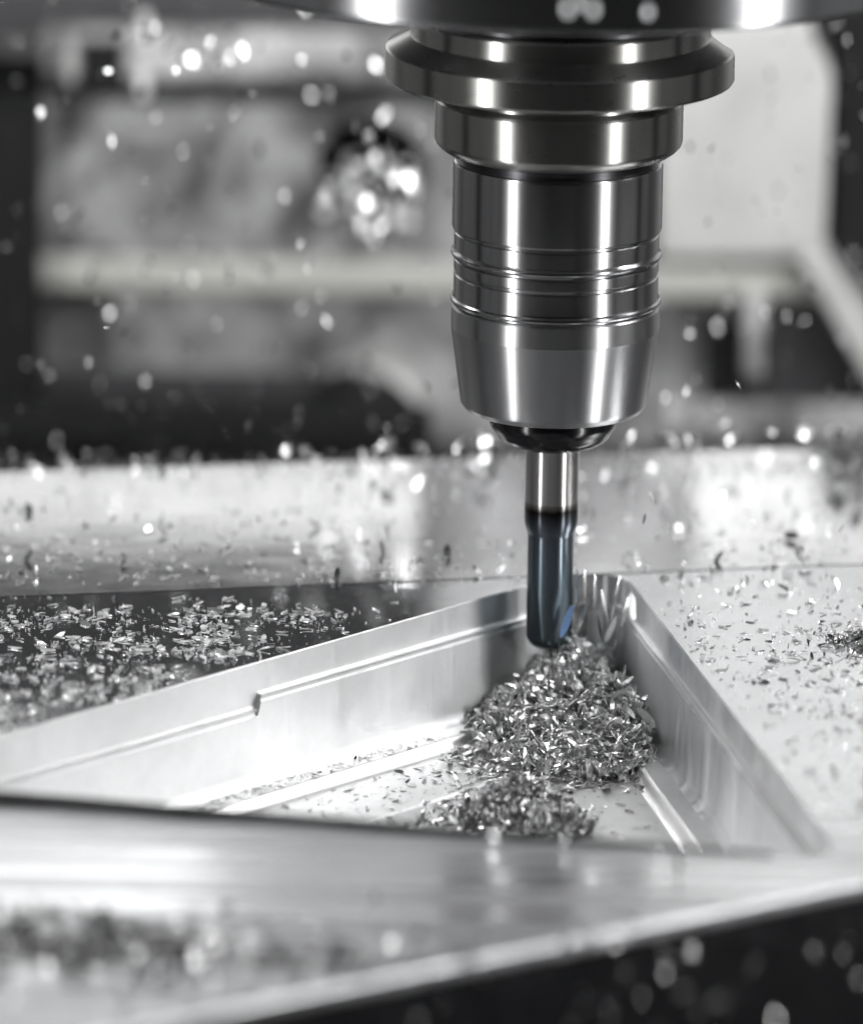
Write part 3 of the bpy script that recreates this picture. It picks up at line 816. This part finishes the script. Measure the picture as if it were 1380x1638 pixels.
def bored_plate():
    """plate with a real round bore"""
    a, b = at_y(68, 418, YB), at_y(1062, 150, YB)
    c = at_y(594, 276, YB); r = 12.2
    n = 48
    outer = []
    cs = [(a.x, a.z), (b.x, a.z), (b.x, b.z), (a.x, b.z)]
    bm = bmesh.new(); es = []
    vo = [bm.verts.new((x, YB, z)) for x, z in cs]
    vi = [bm.verts.new((c.x + r * math.cos(2 * math.pi * k / n), YB, c.z + r * math.sin(2 * math.pi * k / n))) for k in range(n)]
    for L in (vo, vi):
        for i in range(len(L)): es.append(bm.edges.new((L[i], L[(i + 1) % len(L)])))
    bmesh.ops.triangle_fill(bm, edges=es, use_beauty=True)
    bad = [f for f in bm.faces if all(v in vi for v in f.verts)]
    bmesh.ops.delete(bm, geom=bad, context='FACES_ONLY')
    ex = bmesh.ops.extrude_face_region(bm, geom=bm.faces[:])
    for v in ex['geom']:
        if isinstance(v, bmesh.types.BMVert): v.co.y = YB + 22
    bm.verts.index_update()
    V = [tuple(v.co - Vector(ORG)) for v in bm.verts]; Fc = [tuple(v.index for v in f.verts) for f in bm.faces]
    bm.free(); link('bored_plate', V, Fc, M['grey'], rear)
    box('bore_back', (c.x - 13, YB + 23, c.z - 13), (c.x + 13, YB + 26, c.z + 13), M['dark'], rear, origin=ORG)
bored_plate()
rect('lower_plate', 60, 600, 560, 706, YB + 8, 5, M['darkgrey'], rear)
rect('upper_ledge', 68, 62, 1062, 149, YB + 4, 26, M['midgrey'], rear)
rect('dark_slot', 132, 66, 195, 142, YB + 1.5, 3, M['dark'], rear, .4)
rect('top_block', -40, 2, 1050, 60, YB + 8, 20, M['darkgrey'], rear)
rect('painted_shadow_line', 70, 143, 1060, 158, YB - 1, 4, M['dark'], rear, .3)  # solid dark bar painted as a shadow line
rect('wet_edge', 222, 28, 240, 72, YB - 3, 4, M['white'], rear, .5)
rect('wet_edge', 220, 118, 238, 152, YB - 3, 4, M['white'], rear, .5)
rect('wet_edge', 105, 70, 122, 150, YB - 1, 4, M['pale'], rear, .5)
for bx, by in ((120, 200), (120, 380), (820, 380)):
    dome('bolt', bx, by, 13, YB - 2, M['darkgrey'], rear)
rect('light_rail', 58, 432, 1330, 463, YB - 2, 12, M['bar'], rear, 1.5)
# rounded knob at the foot; its glint is modelled as a pale dome
dome('clamp_knob', 578, 700, 100, YB - 6, M['dark'], rear)
dome('knob_glint', 600, 668, 92, YB + 4, M['pale'], rear)
rect('foot_strip', -60, 658, 690, 712, YB - 22, 10, M['dark'], rear)

ORG = tuple(at_y(1190, 430, YB))
rb = tag(empty('bright_rear_block', ORG), 'blurred bright square aluminium block standing behind the tool holder at right', 'machine block')
pr_ = [wpt(x, y, YB - 4) for x, y in ((1052, 416), (1318, 416), (1332, 118), (1306, 78), (1296, 30), (1052, 30))]
prism_xz('block_face', pr_, YB - 4, YB + 30, M['pale'], rb, 1.5, ORG)

ORG = tuple(at_y(1290, 700, YB))
gd = tag(empty('slanted_guard', ORG), 'blurred pale slanted guard bar over a dark triangular opening at right', 'guard')
pr_ = [wpt(x, y, YB - 14) for x, y in ((1278, 420), (1322, 410), (1480, 650), (1480, 760), (1440, 700))]
prism_xz('slanted_bar', pr_, YB - 14, YB + 6, M['pale'], gd, 1.0, ORG)
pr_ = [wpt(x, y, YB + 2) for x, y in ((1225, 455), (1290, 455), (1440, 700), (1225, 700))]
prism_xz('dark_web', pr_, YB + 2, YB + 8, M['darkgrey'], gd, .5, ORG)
rect('upright_post', 1188, 462, 1226, 606, YB - 3, 10, M['midgrey'], gd, 1.5)
rect('dark_inset', 1125, 520, 1188, 640, YB + 6, 4, M['dark'], gd, .5)  # solid dark block in front of the back panel
rect('back_panel', 1040, 440, 1236, 705, YB + 12, 8, M['grey'], gd, .5)
rect('sill', 1060, 655, 1500, 706, YB - 40, 6, M['midgrey'], gd, 1.5)

ORG = tuple(at_y(0, 700, YB))
cl_ = rect('column_cover', -260, 175, 62, 720, YB - 12, 60, M['dark'], None, 2); cl_.location = Vector(ORG) * MM
tag(cl_, 'blurred black machine column cover along the left edge', 'machine cover')
ORG = tuple(at_y(1450, 450, YB))
cr_ = rect('side_cover', 1325, -60, 1720, 445, YB + 2, 60, M['dark'], None, 2); cr_.location = Vector(ORG) * MM
tag(cr_, 'blurred dark machine cover beyond the bright block at the right edge', 'machine cover')
ORG = (0, 0, 0)
# rear wall of the machine; panels above the frame are added for block reflections
w = box('rear_wall', (-500, YB + 70, -200), (700, YB + 74, 640), M['grey'], None); tag(w, kind='structure')
def panel(nm, x0, x1, z0, z1, mat, label):
    tag(box(nm, (x0, YB + 34, z0), (x1, YB + 60, z1), mat, None, 2), label, 'reflection panel')  # unseen panels added to tone what the block top mirrors
panel('reflection_panel', -330, -24, 57.5, 79, M['white'], 'added pale reflector strip above the fixture at left, out of frame')
panel('reflection_panel', -22, 33, 57.5, 79, M['grey'], 'added grey middle reflector strip above the fixture, out of frame')
panel('reflection_panel', 35, 330, 57.5, 79, M['white'], 'added pale reflector strip above the bright block, out of frame')
panel('reflection_panel', -330, -24, 81, 122, M['dark'], 'added dark panel out of frame that darkens the block reflection at left')
panel('reflection_panel', -22, 330, 81, 230, M['midgrey'], 'added pale reflector panel high at right, out of frame')

# coolant drops clinging to the spindle rim
mt, nt, b = new_mat('coolant'); b.inputs['Roughness'].default_value = .05; b.inputs['Transmission Weight'].default_value = .7; b.inputs['IOR'].default_value = 1.36
b.inputs['Base Color'].default_value = (.95, .96, .97, 1)
for px, py, r, lab in ((908, 12, 1.9, 'largest coolant drop on the spindle face above the flange'), (928, 4, 1.5, 'coolant drop between two others on the spindle face above the flange'),
                       (948, 14, 1.8, 'coolant drop at the right of the three-drop cluster on the spindle face'), (1036, 20, 1.6, 'lone coolant drop on the spindle face right of the drop cluster')):
    c = at_y(px, py, -74.0); c.y = -math.sqrt(75.0 ** 2 - c.x ** 2)
    V, F = [], []; n, K = 20, 10
    for j in range(1, K):
        a = math.pi * j / K
        for k in range(n):
            t = 2 * math.pi * k / n
            V.append((r * math.sin(a) * math.cos(t), .6 * r * math.sin(a) * math.sin(t), r * 1.15 * math.cos(a)))
    for j in range(K - 2):
        for k in range(n): F.append((j * n + k, j * n + (k + 1) % n, (j + 1) * n + (k + 1) % n, (j + 1) * n + k))
    F.append(tuple(range(n))); F.append(tuple((K - 2) * n + k for k in range(n)))
    o = link('coolant_drop', V, F, mt, None, 60); o.location = c * MM
    tag(o, lab, 'drop', 'coolant drops on the spindle')

# ------------------------------------------------------------------ say which chip is which
def proj(p):
    d = p - cpos; t = d.dot(fwd)
    return W0 / 2 + FPX * d.dot(cr) / t, H0 / 2 - FPX * d.dot(cu) / t
def where(px, py, grp):
    h = ('at far left' if px < 150 else 'in left quarter' if px < 400 else 'left of centre' if px < 640 else 'left of tool' if px < 880
         else 'right of tool' if px < 1080 else 'at right' if px < 1250 else 'at far right')
    v = ''
    if py < 700:
        v = ('at flange height' if py < 130 else 'at collar height' if py < 290 else 'at chuck height' if py < 400 else 'at groove height' if py < 530 else 'at nose height')
    elif py < 950 and 'band' in grp: v = 'rear half' if py < 850 else 'front half'
    elif 'left block' in grp: v = 'rear half' if py < 1050 else 'front half'
    return h, v
BASE = [('flying before', 'blurred bright chip flying'), ('far edge', 'blurred glinting chip on far block edge'), ('bore', 'blurred bright chip in plate bore'), ('larger dark', 'larger dark chip on rear band'),
        ('bright chips on the rear band', 'small bright chip on rear band'), ('dark chips on the rear band', 'small dark chip on rear band'), ('left block face', 'bright flake on dark block face'),
        ('near left heap', 'glinting chip on near left heap'), ('near rim', 'blurred bright chip on near rim'), ('right block face', 'single flake right of pocket'),
        ('black jaw', 'blurred chip above black jaw'), ('beside the cutter', 'sharp bright chip flying')]
chips = [o for o in COL.objects if o.name.startswith('metal_chip') and 'group' in o]
from collections import defaultdict
buckets = defaultdict(list)
for o in chips:
    px, py = proj(Vector(o.matrix_world.translation) / MM)
    buckets[(o['label'],) + where(px, py, o['group'])].append((px, py, o))
WORDS = ['first', 'second', 'third', 'fourth', 'fifth', 'sixth', 'seventh', 'eighth', 'ninth', 'tenth', 'eleventh', 'twelfth', 'thirteenth', 'fourteenth', 'fifteenth', 'sixteenth', 'seventeenth', 'eighteenth', 'nineteenth', 'twentieth']
def fit(parts):
    t = ' '.join(x for x in parts if x)
    return t
SHORT = {}
for (lab, h, v), L in buckets.items():
    L.sort(key=lambda q: q[0])
    g = L[0][2]['group']
    base = next((b_ for k_, b_ in BASE if k_ in g), lab)
    for i_, (px, py, o) in enumerate(L):
        od = ''
        if len(L) == 2: od = ('left one', 'right one')[i_]
        elif len(L) > 2: od = WORDS[i_] + ' from left' if i_ < len(WORDS) else 'rightmost'
        o['label'] = fit([base, h, v, od])
print('single chips', NCHIP[0])
